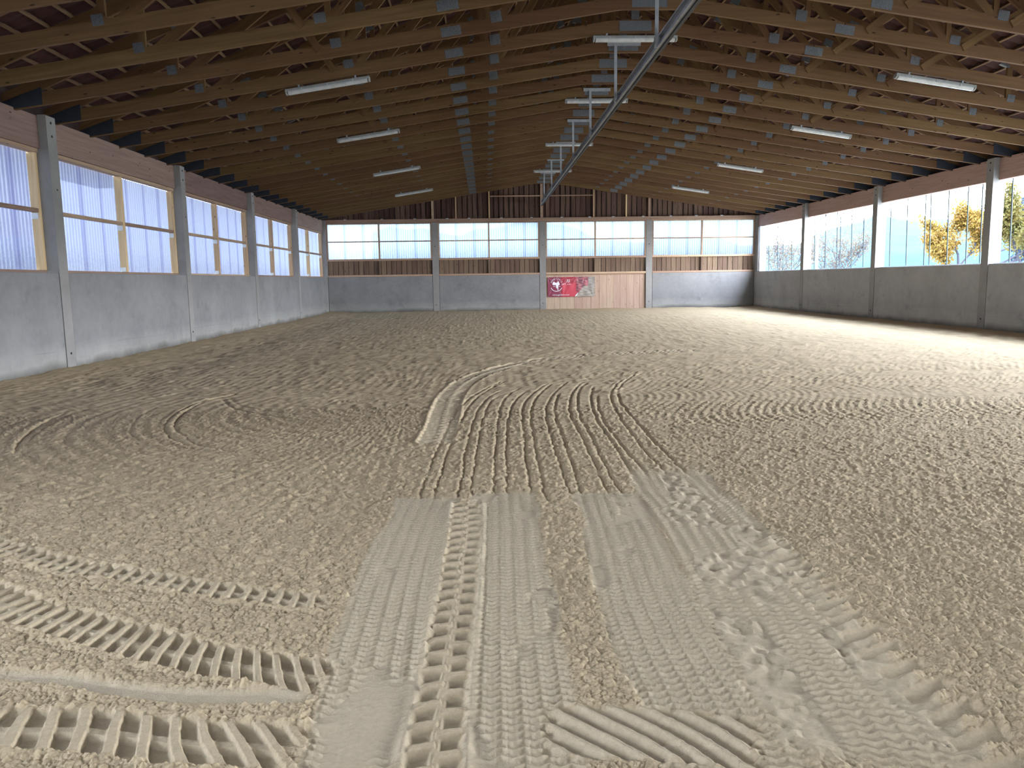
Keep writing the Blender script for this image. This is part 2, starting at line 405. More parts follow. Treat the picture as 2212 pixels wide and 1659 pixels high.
def lugs(pts, hw, pitch, deep=.022, skew=0., k=5, stagger=0., wd=.19):
    """two rows of sunken lug cells with raised rungs between them and a thin spine"""
    sub, s, l, T = track(pts, hw*1.5, k)
    sk = skew[0]+(skew[1]-skew[0])*s/T if isinstance(skew, tuple) else skew
    ph = s+sk*l+np.where(l > 0, pitch*stagger, 0)+.012*vnoise(s*5, l*5, 71)
    dr = np.abs(((ph/pitch) % 1)-.5)
    rung = 1-sst(wd*.75, wd*1.35, dr+.05*vnoise(s*40, l*40, 75))
    rail = (1-sst(.10, .24, np.abs(l)/hw))*.75
    inside = sst(0, .03, hw-np.abs(l)+.015*vnoise(s*12, l*3, 72))
    cell = np.clip(np.maximum(rung, rail), 0, 1)
    h = -deep*(1-cell)+.004*rung+.0015*vnoise(s*60, l*60, 74)
    edge = np.exp(-((np.abs(l)-hw*1.05)/.018)**2)*.010*(1+1.5*vnoise(s*18, l*3, 73))
    w = inside*sst(0, .06, s)*sst(0, .22, T-s)
    put(sub, h, w, .35+.55*(1-cell)); H[sub] += edge*sst(0, .06, s)*sst(0, .06, T-s)
def groove(pts, depth=.022, wd=.022, k=5):
    depth *= .42; wd *= .62
    sub, s, l, T = track(pts, .16, k)
    e = sst(0, .25, s)*sst(0, .2, T-s); l = l+.014*vnoise(s*9, s*0, 81)+.008*vnoise(s*25, s*0, 82)
    H[sub] += e*(-depth*np.exp(-(l/wd)**2)*(1+.5*vnoise(s*7, s*0, 83))+depth*.15*np.exp(-((np.abs(l)-wd*2.3)/(wd*1.1))**2))
def smoothrut(pts, hw, depth=.015):
    sub, s, l, T = track(pts, hw*1.6)
    w = sst(0, .04, hw-np.abs(l)+.03*vnoise(s*3, l*6, 91))*sst(0, .2, s)*sst(0, .2, T-s)
    put(sub, -depth+.004*vnoise(s*3, l*12, 92), w, .9); H[sub] += .012*np.exp(-((np.abs(l)-hw*1.15)/.03)**2)*(.6+vnoise(s*9, l, 93))
# older grooves in the left circle
for pts, dp in ((C7(2.989, 0, 640, (1560,620),(1480,640),(1300,680),(1150,750),(1070,830),(1080,890),(1150,940),(1250,990),(1400,1020),(1700,1060),(2000,1100)), .032),
                (C7(2.989, 0, 640, (1420,650),(1280,700),(1170,770),(1130,840),(1150,880),(1200,920),(1300,970),(1500,1010),(1800,1045)), .03),
                (C7(2.989, 0, 640, (1430,650),(1470,700),(1550,740),(1700,770),(1900,800),(2200,840)), .028),
                (C7(2.989, 0, 640, (1480,645),(1520,690),(1620,725),(1800,755),(2050,785),(2300,800)), .022),
                (C7(2.989, 0, 640, (1050,700),(920,760),(850,850),(870,910),(950,960),(1100,1020),(1300,1090),(1600,1160)), .018),
                (C7(2.989, 0, 640, (450,740),(300,800),(180,880),(110,960),(90,1030)), .028),
                (C7(2.989, 0, 640, (490,750),(350,810),(240,880),(170,960)), .02),
                (C7(2.989, 0, 640, (1750,550),(1900,570),(2100,600),(2300,620),(2500,640)), .02),
                (C7(2.989, 740, 640, (340,415),(500,420),(700,425),(850,432)), .022),
                (C7(2.989, 740, 640, (0,470),(200,490),(420,520),(640,560)), .014),
                (C7(2.989, 740, 640, (0,600),(200,618),(420,630),(650,645)), .014),
                (C7(2.989, 740, 640, (0,800),(200,815),(400,830),(600,850)), .014)):
    groove(pts, dp, .028)
for k_ in range(7):      # faint sweeping harrow lines at the lower left
    a = 1010+k_*46
    groove(P((0, a+k_*6), (200, a+40+k_*9), (450, a+88+k_*12), (700, a+120+k_*14)), .012, .03)
for a in (1215, 1262, 1330):
    groove(P((1130, a), (1250, a+18), (1400, a+36), (1560, a+48)), .012, .02)
for a in (1095, 1190, 1285, 1350):
    groove(P((1600, a-5), (1800, a+4), (2000, a+6), (2210, a+8)), .014, .022)
# the last drive of the tractor: wheel trace with ribbed edge, then tine grooves
T_ = lambda *p: C7(2.989, 740, 640, *p)
def wheelfar(pts, hw):
    sub, s, l, T = track(pts, hw*1.5)
    w = sst(0, .06, hw-np.abs(l))*sst(0, .4, s)*sst(0, 2.5, T-s)
    h = -.03+.035*ridge(s+.4*np.abs(l), .16, .03)*sst(.25*hw, .45*hw, np.abs(l))
    put(sub, h*.5, w*.8, .35); H[sub] += .014*np.exp(-((np.abs(l)-hw*1.05)/.05)**2)*sst(0, .5, s)*sst(0, 3, T-s)
lugs(T_((590,950),(635,850),(665,740),(700,650),(770,570),(890,505),(1060,455),(1250,415),(1450,388),(1700,373),(2000,358),(2300,345)), .17, .15, .022, .3, 5, .4)
for pts in (T_((485,1345),(560,1130),(620,980),(690,830),(760,720),(830,650),(920,595),(1050,540)),
            T_((575,1330),(630,1180),(680,1010),(740,870),(800,740),(860,660),(960,590),(1080,535)),
            T_((735,1350),(780,1150),(800,980),(850,800),(900,700),(960,640),(1040,600)),
            T_((830,1320),(855,1100),(885,900),(910,790),(950,690),(1010,640)),
            T_((985,1330),(985,1150),(990,980),(1005,800),(1030,690),(1090,620),(1150,590)),
            T_((1075,1330),(1065,1150),(1060,900),(1080,750),(1110,680),(1180,610)),
            T_((1240,1360),(1215,1200),(1190,1080),(1170,900),(1160,750),(1180,680),(1260,600),(1330,560)),
            T_((1320,1340),(1290,1180),(1240,950),(1215,780),(1230,690),(1290,610),(1360,560)),
            T_((1480,1300),(1420,1120),(1350,920),(1315,780),(1320,700),(1370,620),(1450,550)),
            T_((1570,1330),(1510,1160),(1440,960),(1380,800),(1370,700),(1400,620)),
            T_((1730,1300),(1640,1100),(1540,900),(1470,770),(1465,680),(1490,610),(1550,550)),
            T_((1820,1300),(1720,1130),(1600,900),(1530,770),(1515,680),(1530,600),(1590,550)),
            T_((1990,1340),(1880,1160),(1780,1000),(1680,860),(1620,750),(1600,650),(1620,580)),
            T_((2090,1310),(1950,1130),(1800,960),(1700,830),(1650,720),(1645,640)),
            T_((2280,1340),(2200,1260),(2050,1100),(1920,960),(1800,800),(1740,690),(1735,620),(1790,550),(1900,500)),
            T_((2300,1210),(2212,1130),(2080,1010),(1950,870),(1850,760),(1790,680),(1780,600),(1850,530),(1950,490))):
    groove(pts, .03, .021)
sub, s_, l_, T0 = track(T_((1650,615),(1740,622),(1800,600)), .12)
H[sub] += .02*np.exp(-(l_/.05)**2)
# roller print strips beside the wheels
chevrons(P((775, 1700), (800, 1560), (835, 1380), (868, 1240), (905, 1130), (930, 1070)), .235)
chevrons(P((1112, 1700), (1107, 1560), (1100, 1400), (1096, 1250), (1092, 1134), (1088, 1060)), .235)
chevrons(P((1600, 1700), (1545, 1560), (1455, 1400), (1395, 1270), (1345, 1140), (1310, 1060)), .25)
# disturbed right-hand wheel trace
def churned(pts, hw):
    sub, s, l, T = track(pts, hw*1.15)
    w = sst(0, .05, hw-np.abs(l)+.05*vnoise(s*5, l*7, 101))*sst(0, .3, s)*sst(0, .5, T-s)
    fl1 = np.clip(vnoise(s*13+l*5, l*15-s*3, 102)*6, -1, 1); fl2 = np.clip(vnoise(s*29, l*31, 103)*5, -1, 1)
    h = -.008+.006*fl1*(1+.5*vnoise(s*3, l*3, 104))+.003*fl2+.02*(((s*7+l*3) % 1)-.5)*sst(.1, .3, vnoise(s*4, l*4, 107))
    ch = .014*ridge(s+tri(l, .072)*.018, .044, .0068)
    c_ = .9*sst(-.10, .06, vnoise(s*2.2, l*6, 105))
    h = h*(1-c_)+(ch-.010)*c_
    put(sub, h+.004*vnoise(s*30, l*30, 106), w, .8)
churned(P((1930, 1720), (1890, 1600), (1800, 1480), (1716, 1370), (1625, 1250), (1530, 1120), (1470, 1060), (1425, 1000)), .33)
# deep lugs along its outer edge
def slots(pts, pitch, ln, wd, depth=.022):
    sub, s, l, T = track(pts, ln)
    ph = s+.35*l; r_ = ridge(ph, pitch, wd)
    w = sst(0, .03, ln*.85-np.abs(l))*sst(0, .05, s)*sst(0, .05, T-s)*sst(.25, .6, r_)
    put(sub, -depth*r_, w, .6)
    H[sub] += .018*ridge(ph+pitch*.42, pitch, wd*.45)*np.exp(-((l-ln*.1)/.05)**2)
slots(P((2200, 1690), (2090, 1560), (1960, 1450), (1830, 1330), (1740, 1240), (1660, 1160)), .15, .14, .042)
# big slanted lug prints bottom centre
sub, s_, l_, T0 = track(P((1165, 1570), (1290, 1575), (1420, 1580), (1540, 1590), (1680, 1612)), .30)
w = sst(0, .04, .165-np.abs(l_))*sst(0, .05, s_)*sst(0, .12, T0-s_)
ph = s_+1.15*l_+.03*vnoise(s_*4, l_*4, 111)
put(sub, -.034*(1-ridge(ph, .115, .034))+.004+.003*vnoise(s_*40, l_*40, 112), w, .75)
# three lugged tyre traces turning off to the left, a smooth rut between them
smoothrut(P((-60, 1448), (0, 1457), (135, 1467), (236, 1484), (404, 1501), (573, 1504), (720, 1500)), .055)
Z_ = lambda *p: C7(2.9676, 0, 1100, *p)
lugs(Z_((-300,120),(0,240),(200,300),(400,350),(560,385),(760,410),(950,445),(1150,480),(1350,510),(1550,535),(1750,560),(1950,590),(2180,612)), .085, .092, .020, (0, .5))
lugs(Z_((-300,480),(0,590),(150,655),(350,702),(550,760),(760,815),(960,870),(1160,918),(1400,965),(1600,1000),(1800,1030),(2000,1060),(2230,1095)), .125, .094, .026, (-.1, .9))
lugs(Z_((-200,1380),(50,1400),(480,1400),(700,1420),(900,1440),(1200,1480),(1500,1495),(1800,1520),(2080,1545)), .13, .115, .026, (.2, 1.1))
# tall lug trace running down the middle
lugs(P((930, 1720), (936, 1636), (942, 1582), (949, 1538), (956, 1491), (962, 1450), (969, 1403), (976, 1356), (984, 1309), (991, 1262), (996, 1211), (1003, 1167), (1006, 1120), (1008, 1075)), .10, .125, .03, .25, 5, .45, .14)
H += rough+cl
# sand banked up along the walls
bank = .06*np.exp(-(x/.9)**2)+.05*np.exp(-((W-x)/.7)**2)+.07*np.exp(-((D-y)/1.4)**2)
hf = sst(.2, .9, x)*sst(.2, .9, W-x)*sst(.1, .8, D-y)
H = H*(.55+.45*hf)+bank*(1+.5*vnoise(x*.9, y*.9, 121)+.3*vnoise(x*3.1, y*3.1, 122))
hp = np.exp(-((x-1.5)/.7)**2)*sst(10, 13, y)     # horse track trodden beside the left wall
H += hp*(.03*vnoise(x*4.2, y*3.3, 123)-.02)
hp = np.exp(-((x-18.7)/.8)**2)*sst(10, 13, y); H += hp*(.04*vnoise(x*4.2, y*3.3, 124)-.03)
# pale dust drift where the tracks meet
press = np.clip(press, 0, 1)
me = bpy.data.meshes.new('floor'); n = R_*C_
me.vertices.add(n); co = np.empty((n, 3), np.float32); co[:, 0] = x; co[:, 1] = y; co[:, 2] = H; me.vertices.foreach_set('co', co.ravel())
ii = (np.arange(R_-1)[:, None]*C_+np.arange(C_-1)[None, :]).ravel()
q = np.stack([ii, ii+1, ii+C_+1, ii+C_], 1).astype(np.int32)
me.loops.add(q.size); me.loops.foreach_set('vertex_index', q.ravel()); me.polygons.add(len(q))
me.polygons.foreach_set('loop_start', np.arange(0, q.size, 4, dtype=np.int32))
me.polygons.foreach_set('use_smooth', np.ones(len(q), bool))
me.update(calc_edges=True)
at = me.attributes.new('press', 'FLOAT', 'POINT'); at.data.foreach_set('value', press.astype(np.float32))
floor = link('floor', me, M['sand']); tag(floor, kind='structure')
print('FLOOR verts', n)

# ------------------------------------------------------------------ outdoors
yb = MB(); yb.box((-150, -120, -.6), (400, -.5, -.03)); yb.box((-150, -.5, -.6), (-.32, 400, -.12)); yb.box((20.32, -.5, -.6), (400, 400, -.25)); yb.box((-.32, 37.1, -.6), (20.32, 400, -.25))
tag(yb.build('yard', M['yard']), kind='structure')
def hills():
    mt, nt, b = base('haze_tinted_wooded_hill', .95, .05)
    g = N(nt, 'NewGeometry'); n_ = noise(nt, g.outputs['Position'], .06, 8, .65)
    nt.links.new(ramp(nt, n_, [(.35, (.0075, .026, .040)), (.65, (.012, .037, .046))]), b.inputs['Base Color'])  # aerial haze is mixed into the hill colour as blue
    v = []; f = []; K = 90
    for i in range(K+1):
        a = math.radians(-8+112*i/K)
        for j in range(7):
            t = j/6; r_ = 260+160*t
            hgt = (22+5*math.sin(i*.23)+3*math.sin(i*.71+1)+1.2*math.sin(i*2.3))*t**.8*1.15
            v.append((XC+r_*math.sin(a), r_*math.cos(a), -1+hgt+random.uniform(-.5, .5)*t))
    for i in range(K):
        for j in range(6):
            a0 = i*7+j; f.append((a0, a0+7, a0+8, a0+1))
    mb = MB(); mb.v = v; mb.f = f
    return smooth(mb.build('hill', mt))
tag(hills(), kind='structure')
def leafmat(name, c1, c2):
    mt, nt, b = base(name, .7, .2); g = N(nt, 'NewGeometry')
    n_ = noise(nt, g.outputs['Position'], 1.6, 3); wn_ = N(nt, 'TexWhiteNoise'); nt.links.new(g.outputs['Position'], wn_.inputs[0])
    nt.links.new(ramp(nt, n_, [(.35, c1), (.65, c2)]), b.inputs['Base Color'])
    tr = N(nt, 'BsdfTranslucent'); tr.inputs[0].default_value = (*c2, 1); mx = N(nt, 'MixShader'); mx.inputs[0].default_value = .4
    out = nt.nodes['Material Output']; nt.links.new(b.outputs[0], mx.inputs[1]); nt.links.new(tr.outputs[0], mx.inputs[2]); nt.links.new(mx.outputs[0], out.inputs[0]); return mt
M['bark_tree'] = plain('tree_bark', (.012, .012, .02), .9)
def tree(name, px, top, X, wid, lc, nleaf, label, shrub=False, leaf=.05, seed=1):
    Yb, _ = at_x(px, 580, X); _, zt = at_x(px, top, X); rnd = random.Random(seed)
    root = empty(name, (X, Yb, -.25)); tag(root, label, 'tree'); Ht = zt+.25
    mb = MB(); tips = []
    def grow(p, d, ln, r_, dep):
        pts = [p]; q_ = p.copy(); dd = d.copy()
        for _ in range(4):
            dd = (dd+Vector((rnd.uniform(-.16, .16), rnd.uniform(-.16, .16), rnd.uniform(-.02, .12)))).normalized()
            q_ = q_+dd*ln/4; pts.append(q_.copy())
        mb.tube(pts, [r_*(1-.12*i) for i in range(5)], 5 if dep else 7)
        if dep >= 2: tips.extend(pts[1:])
        if dep < 4:
            for _ in range(3 if dep < 3 else 2):
                b_ = pts[rnd.choice((2, 3, 4))]
                nd = (dd+Vector((rnd.uniform(-.8, .8), rnd.uniform(-.8, .8), rnd.uniform(-.25, .45)))).normalized()
                grow(b_, nd, ln*rnd.uniform(.55, .8), r_*.55, dep+1)
    if shrub:
        for i in range(7): 
            a = i*.9; grow(Vector((rnd.uniform(-.2, .2), rnd.uniform(-.2, .2), 0)), Vector((math.cos(a)*.45, math.sin(a)*.45, 1)).normalized(), Ht*.42, .035, 1)
    else:
        grow(Vector((0, 0, 0)), Vector((0, 0, 1)), Ht*.42, .10, 0)
    zs = [t.z for t in tips]; mx_ = sorted(zs)[int(len(zs)*.985)]; k = Ht/mx_
    xs = max(abs(t.y) for t in tips); kw = wid/xs
    mb.v = [(a*kw, b*kw, c*k) for a, b, c in mb.v]; tips = [Vector((t.x*kw, t.y*kw, t.z*k)) for t in tips]
    mb.build('trunk', M['bark_tree'], root)
    lf = MB()
    for i in range(nleaf):
        t = rnd.choice(tips)+Vector([rnd.gauss(0, .16) for _ in range(3)])
        a = Vector([rnd.uniform(-1, 1) for _ in range(3)]).normalized(); b_ = a.cross(Vector([rnd.uniform(-1, 1) for _ in range(3)])).normalized()
        s = leaf*rnd.uniform(.6, 1.3); n0 = len(lf.v)
        lf.v += [tuple(t-a*s), tuple(t+b_*s*.55), tuple(t+a*s), tuple(t-b_*s*.55)]; lf.f.append((n0, n0+1, n0+2, n0+3))
    o = lf.build('foliage', lc, root); tag(o, kind='stuff')
yel = leafmat('yellow_leaves', (.085, .044, .006), (.115, .076, .014)); ygr = leafmat('yellow_green_leaves', (.035, .046, .014), (.08, .062, .015))
pnk = leafmat('russet_leaves', (.040, .026, .032), (.065, .052, .032)); blu = leafmat('dark_blue_green_leaves', (.010, .018, .034), (.015, .026, .044))  # blu: dark blue-green foliage
tree('broadleaf_tree', 2225, 420, 31, 2.8, ygr, 11000, 'yellow-green autumn tree beyond the open wall, nearest the right edge', leaf=.08, seed=3)
tree('broadleaf_tree', 2070, 448, 33, 3.2, yel, 9000, 'golden yellow autumn tree seen beyond the second opening of the open wall', leaf=.09, seed=5)
tree('broadleaf_tree', 2125, 440, 44, 5.2, blu, 12000, 'dark blue-green tree standing behind the golden yellow one', leaf=.16, seed=8)
tree('bare_shrub', 1812, 490, 30, 3.2, pnk, 2600, 'nearly bare fan-shaped bush with a few russet leaves behind the downpipe', True, leaf=.07, seed=9)
tree('bare_shrub', 1695, 498, 29, 3.0, pnk, 3000, 'nearly bare russet bush seen through the farthest opening of the open wall', True, leaf=.07, seed=12)
# neighbour building whose reddish gable glows through the nearest left panes
nb = empty('outbuilding', (-10.6, 25.7, -.12)); tag(nb, 'reddish building outside, dimly seen through the nearest translucent panes', 'building')
MB().box((-5, -16, 0), (2.5, 3.2, 3.2)).build('wall', M['whitewall'], nb)
MB().box((-5, -16, 3.2), (2.5, 3.2, 6.6)).build('gable', M['pinkwall'], nb)
MB().prism([(-6, 6.5), (2.6, 6.5), (2.6, 5.4), (3.3, 5.4), (3.3, 6.75), (-1.4, 9.4), (-6, 6.75)], -16.8, 6.3).build('roof', M['tile'], nb)

# ------------------------------------------------------------------ concrete columns
NB = range(-2, 4)
colY = {i: Y1+i*BAY for i in NB}
lw = {-2: 'behind the foreground, out of view', -1: 'nearest the camera, out of view'}
ordn = {0: 'first', 1: 'second', 2: 'third', 3: 'fourth'}
def socket(parent, x, y, z, ax, s=.022):
    mb = MB()
    p = Vector((x, y, z)); d = Vector((1, 0, 0)) if ax == 'x' else Vector((0, 1, 0))
    mb.tube([p-d*.006, p+d*.006], s, 10); return mb.build('socket', M['hole'], parent)
def side_column(i, sg):
    """sg=-1 left wall, +1 right wall; the head is a thin tongue in front of the beam"""
    y = colY[i]; X0 = 0 if sg < 0 else W
    side = 'left wall of translucent windows' if sg < 0 else 'right, open wall'
    t = empty('concrete_column', (X0, y+PW/2, 0))
    lab = {-2: f'hidden concrete column of the {side}, beside the entrance', -1: f'concrete column of the {side}, closest to the entrance side of the frame',
           0: f'concrete column of the {side}, nearest in view' if sg < 0 else f'concrete column of the {side}, just out of view at the near end',
           1: f'second concrete column of the {side}, counted from the camera', 2: f'third concrete column of the {side}, counted from the camera', 3: f'fourth concrete column of the {side}, next to the far corner bay'}[i]
    if sg > 0 and i == 1: lab = 'concrete column of the right, open wall, largest and nearest in view'
    if sg > 0 and i == 2: lab = 'concrete column of the right, open wall, middle one of the three in view'
    if sg > 0 and i == 3: lab = 'concrete column of the right, open wall, farthest of the three in view'
    tag(t, lab, 'column', 'concrete columns of the side walls')
    pts = [(0, -.3), (0, 4.31), (sg*.14, 4.31), (sg*.14, 3.76), (sg*.31, 3.76), (sg*.31, -.3)]
    bv = [(0, -.3), (0, 4.30), (sg*.012, 4.312), (sg*.14, 4.312), (sg*.14, 3.765), (sg*.31, 3.765), (sg*.31, -.3)]
    if sg > 0: bv = bv[::-1]
    mb = MB().prism(bv, -PW/2, PW/2); o = mb.build('shaft', M['conc_post'], t)
    for z in (.30, 4.20, 3.98) if sg < 0 else (.30, 4.20, 4.02): socket(o, 0, 0, z, 'x')
    if sg < 0: socket(o, 0, .02, 3.1, 'x', .016)
for sg in (-1, 1):
    for i in NB: side_column(i, sg)
for k, X in enumerate((5, 10, 15)):
    t = empty('concrete_column', (X, D, 0))
    tag(t, ('concrete column of the far wall, left of the three', 'concrete column in the middle of the far wall, left of the red banner', 'concrete column of the far wall, right of the plank gate')[k], 'column', 'concrete columns of the far wall')
    bevbox('shaft', (-.15, 0, -.3), (.15, .3, 4.14), M['conc_post'], t, .012).location = (0, .15, 1.92)
    for z in (.36, 3.05): socket(t, 0, 0, z, 'y')
for sg, X in ((-1, 0), (1, W)):
    t = empty('concrete_column', (X, D+.02, 0)); tag(t, 'concrete corner column where the far wall meets the %s' % ('left window wall' if sg < 0 else 'right open wall'), 'column')
    bevbox('shaft', (min(0, sg*.3), -.06, -.3), (max(0, sg*.3), .3, 4.3), M['conc_post'], t, .012)

# ------------------------------------------------------------------ side walls and beams
bays = []
for i in range(-2, 4):
    y0 = colY[i]+PW; y1 = colY[i+1] if i < 3 else D-.04
    bays.append((i, y0, y1))
bays.insert(0, (-3, -.3, colY[-2]))
bname = {-3: 'entrance', -2: 'second hidden', -1: 'nearest visible', 0: 'second', 1: 'third', 2: 'fourth', 3: 'farthest'}
wl_ = empty('wall_left', (0, 18, 0)); tag(wl_, kind='structure'); wr_ = empty('wall_right', (W, 18, 0)); tag(wr_, kind='structure')
def par(o, p):       # parent keeping world position (parents are never rotated or scaled)
    o.parent = p; o.location = Vector(o.location)-Vector(p.location); return o
for i, y0, y1 in bays:
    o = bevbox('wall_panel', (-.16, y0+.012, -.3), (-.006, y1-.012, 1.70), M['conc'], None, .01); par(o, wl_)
    o = bevbox('wall_panel', (W+.006, y0+.012, -.3), (W+.16, y1-.012, 1.70), M['conc_lit_tone'], None, .01); par(o, wr_)
    if i == 3: continue
for X_, w__ in ((-.185, wl_), (W+.165, wr_)): par(MB().box((0, -.3, -.3), (.02, D+.2, 1.69)).build('backing', M['sheet'], None, (X_, 0, 0)), w__)  # sheets added behind the panels to stop daylight in the joints
for sg in (-1, 1):
    for i, y0, y1 in bays:
        a = y0-PW/2 if i > -3 else y0; b = y1+PW/2 if i < 3 else D
        xs = (-.31, -.145) if sg < 0 else (W+.145, W+.31)
        o = bevbox('glulam_beam', (xs[0], a+.002, 3.765), (xs[1], b-.002, 4.30), M['glulam' if sg < 0 else 'glulam_lit_tone'], None, .006)
        tag(o, 'glued laminated eaves beam over the %s bay of the %s wall' % (bname[i], 'left window' if sg < 0 else 'right open'), 'beam', 'eaves beams')

# ------------------------------------------------------------------ windows of the left wall
def corr(name, a, b, z0, z1, axis, at_, mat, parent, off, per=.105, amp=.012, laps=()):
    """corrugated sheet: ribs upright; axis 'y' or 'x' is the run direction"""
    n_ = int((b-a)/per*8); t = np.linspace(a, b, n_+1); w_ = amp*np.sin(2*np.pi*t/per)
    v = []; f = []
    def sheet(t, w_, d):
        n0 = len(v)
        for tt, ww in zip(t, w_):
            for z in (z0, z1): v.append((at_+ww+d-off[0], tt-off[1], z-off[2]) if axis == 'y' else (tt-off[0], at_+ww+d-off[1], z-off[2]))
        for i in range(len(t)-1):
            k = n0+i*2; f.append((k, k+2, k+3, k+1))
    sheet(t, w_, 0)
    mb = MB(); mb.v = v; mb.f = f; o = smooth(mb.build(name, mat, parent))
    lapm = {M['pane_side'].name: 'pane_side_lap', M['pane_back'].name: 'pane_back_lap'}.get(mat.name)
    if laps and lapm:
        o.data.materials.append(M[lapm])
        for p_ in o.data.polygons:
            tt = t[min(p_.index, n_-1)]
            if any(L < tt < L+.13 for L in laps): p_.material_index = 1
    return o
wi = 1
for i, y0, y1 in bays:
    if i < -2: continue
    c = ((-.24), (y0+y1)/2, 1.7); wdw = empty('window_%d' % wi, c); tag(wdw, kind='structure'); wi += 1
    lo = lambda *p: tuple(a-b for a, b in zip(p, c))
    def tb(name, a, b, mat): return bevbox(name, lo(*a), lo(*b), mat, wdw, .004)
    tb('sill', (-.33, y0+.003, 1.702), (-.19, y1-.003, 1.745), M['railw'])
    tb('head', (-.33, y0+.003, 3.70), (-.175, y1-.003, 3.762), M['railw'])
    mid = (y0+y1)/2+.03
    for ys in ((y0+.003, y0+.07), (mid-.035, mid+.035), (y1-.07, y1-.003)):
        tb('stud', (-.34, ys[0], 1.747), (-.20, ys[1], 3.698), M['post'])
    for a, b in ((y0+.072, mid-.037), (mid+.037, y1-.072)):
        tb('rail', (-.30, a, 2.71), (-.215, b, 2.775), M['railw'])
    for a, b in ((y0+.01, mid), (mid, y1-.01)):
        for z0, z1 in ((1.745, 2.74), (2.74, 3.71)):
            corr('pane', a, b, z0, z1, 'y', -.36, M['pane_side'], wdw, c, laps=(a+.45, a+1.3, a+2.1))
    for yy in (mid-.04, y1-.075):
        tb('bracket', (-.335, yy-.004, 2.60), (-.225, yy+.0, 2.70), M['white_clip'])
    tb('bracket', (-.335, mid-.044, 1.75), (-.225, mid-.04, 1.84), M['white_clip'])
# ------------------------------------------------------------------ openings of the right wall: upright cables of the wind net
for i, y0, y1 in bays:
    c = (W+.27, (y0+y1)/2, 1.7); wdw = empty('window_%d' % wi, c); tag(wdw, kind='structure'); wi += 1
    o = bevbox('sill', (-.10, y0-c[1]+.003, .002), (.03, y1-c[1]-.003, .02), M['gutter'], wdw, .002)
    for t in (.09, .20, .36, .52, .57, .75, .93) if i < 3 else (.30, .48, .60, .80):
        yy = y0+(y1-y0)*t-c[1]; r_ = .016
        MB().tube([(.02, yy, .02), (-.02, yy+.01, 2.06)], r_, 6).build('cable', M['cable'], wdw)
    if i == 3:
        bevbox('jamb', (-.26, y1-c[1]-.62, .002), (.03, y1-c[1]-.50, 2.06), M['gutter'], wdw)
        bevbox('infill_board', (-.10, y1-c[1]-.50, .002), (-.07, y1-c[1]-.02, 2.06), M['gate'], wdw)
yp, _ = at_x(1765, 540, 20.75)
dp = empty('downpipe', (20.75, yp, 0)); tag(dp, 'zinc rainwater downpipe with a swan neck outside the open wall', 'pipe')
MB().tube([(0, 0, -.25), (0, 0, 3.3), (0, 0, 3.55), (.05, -.12, 3.68), (.15, -.7, 3.92), (.22, -.95, 4.0), (.25, -1.0, 4.12)], .05, 12).build('pipe', M['gutter'], dp)
for z in (1.2, 3.1): MB().tube([(0, 0, z), (0, 0, z+.04)], .062, 12).build('pipe_clip', M['gutter'], dp)
MB().box((-.44, -.02, 2.0), (-.05, .02, 2.03)).build('pipe_bracket', M['gutter'], dp)

# ------------------------------------------------------------------ far wall
wb_ = empty('wall_back', (10, D, 0)); tag(wb_, kind='structure')
def wbb(name, a, b, mat, bev=.006): return par(bevbox(name, a, b, mat, None, bev), wb_)
cells = [(0.0, 4.85), (5.15, 9.85), (10.15, 14.85), (15.15, 20.0)]
mull = (2.42, 7.5, 12.47, 17.5)
for k, (a, b) in enumerate(cells):
    if k != 2: wbb('wall_panel', (a+.012, D+.006, -.3), (b-.012, D+.16, 1.70), M['conc'], .01)
    wbb('rail', (a+.002, D-.01, 1.702), (b-.002, D+.12, 1.785), M['railx'])
    m_ = mull[k]
    wbb('post', (m_-.045, D+.01, 1.787), (m_+.045, D+.12, 2.43), M['board'])
    for s0, s1 in ((a+.01, m_-.05), (m_+.05, b-.01)):
        n_ = int(round((s1-s0)/.24)); st = (s1-s0)/n_
        for j in range(n_):
            g = random.uniform(.012, .03); zz = random.uniform(-.01, .01)
            wbb('board', (s0+j*st+g/2, D+.13+zz, 1.775), (s0+(j+1)*st-g/2, D+.155+zz, 2.44), M['board'], .003)
    c = ((a+b)/2, D+.12, 2.43); wdw = empty('window_%d' % wi, c); tag(wdw, kind='structure'); wi += 1
    lo = lambda *p: tuple(u-w_ for u, w_ in zip(p, c))
    def tb(name, a_, b_, mat): return bevbox(name, lo(*a_), lo(*b_), mat, wdw, .004)
    tb('sill', (a+.002, D, 2.432), (b-.002, D+.13, 2.52), M['railx'])
    tb('head', (a+.002, D, 4.10), (b-.002, D+.13, 4.143), M['railx'])
    for s in ((a+.002, a+.06), (m_-.035, m_+.035), (b-.06, b-.002)): tb('stud', (s[0], D+.01, 2.522), (s[1], D+.13, 4.098), M['railx'])
    for s0, s1 in ((a+.062, m_-.037), (m_+.037, b-.062)):
        tb('rail', (s0, D+.03, 3.285), (s1, D+.12, 3.335), M['railx'])
    for s0, s1 in ((a+.01, m_), (m_, b-.01)):
        for z0, z1 in ((2.51, 3.31), (3.31, 4.11)):
            corr('pane', s0, s1, z0, z1, 'x', D+.15, M['pane_back'], wdw, c, laps=(s0+.75, s0+1.6))
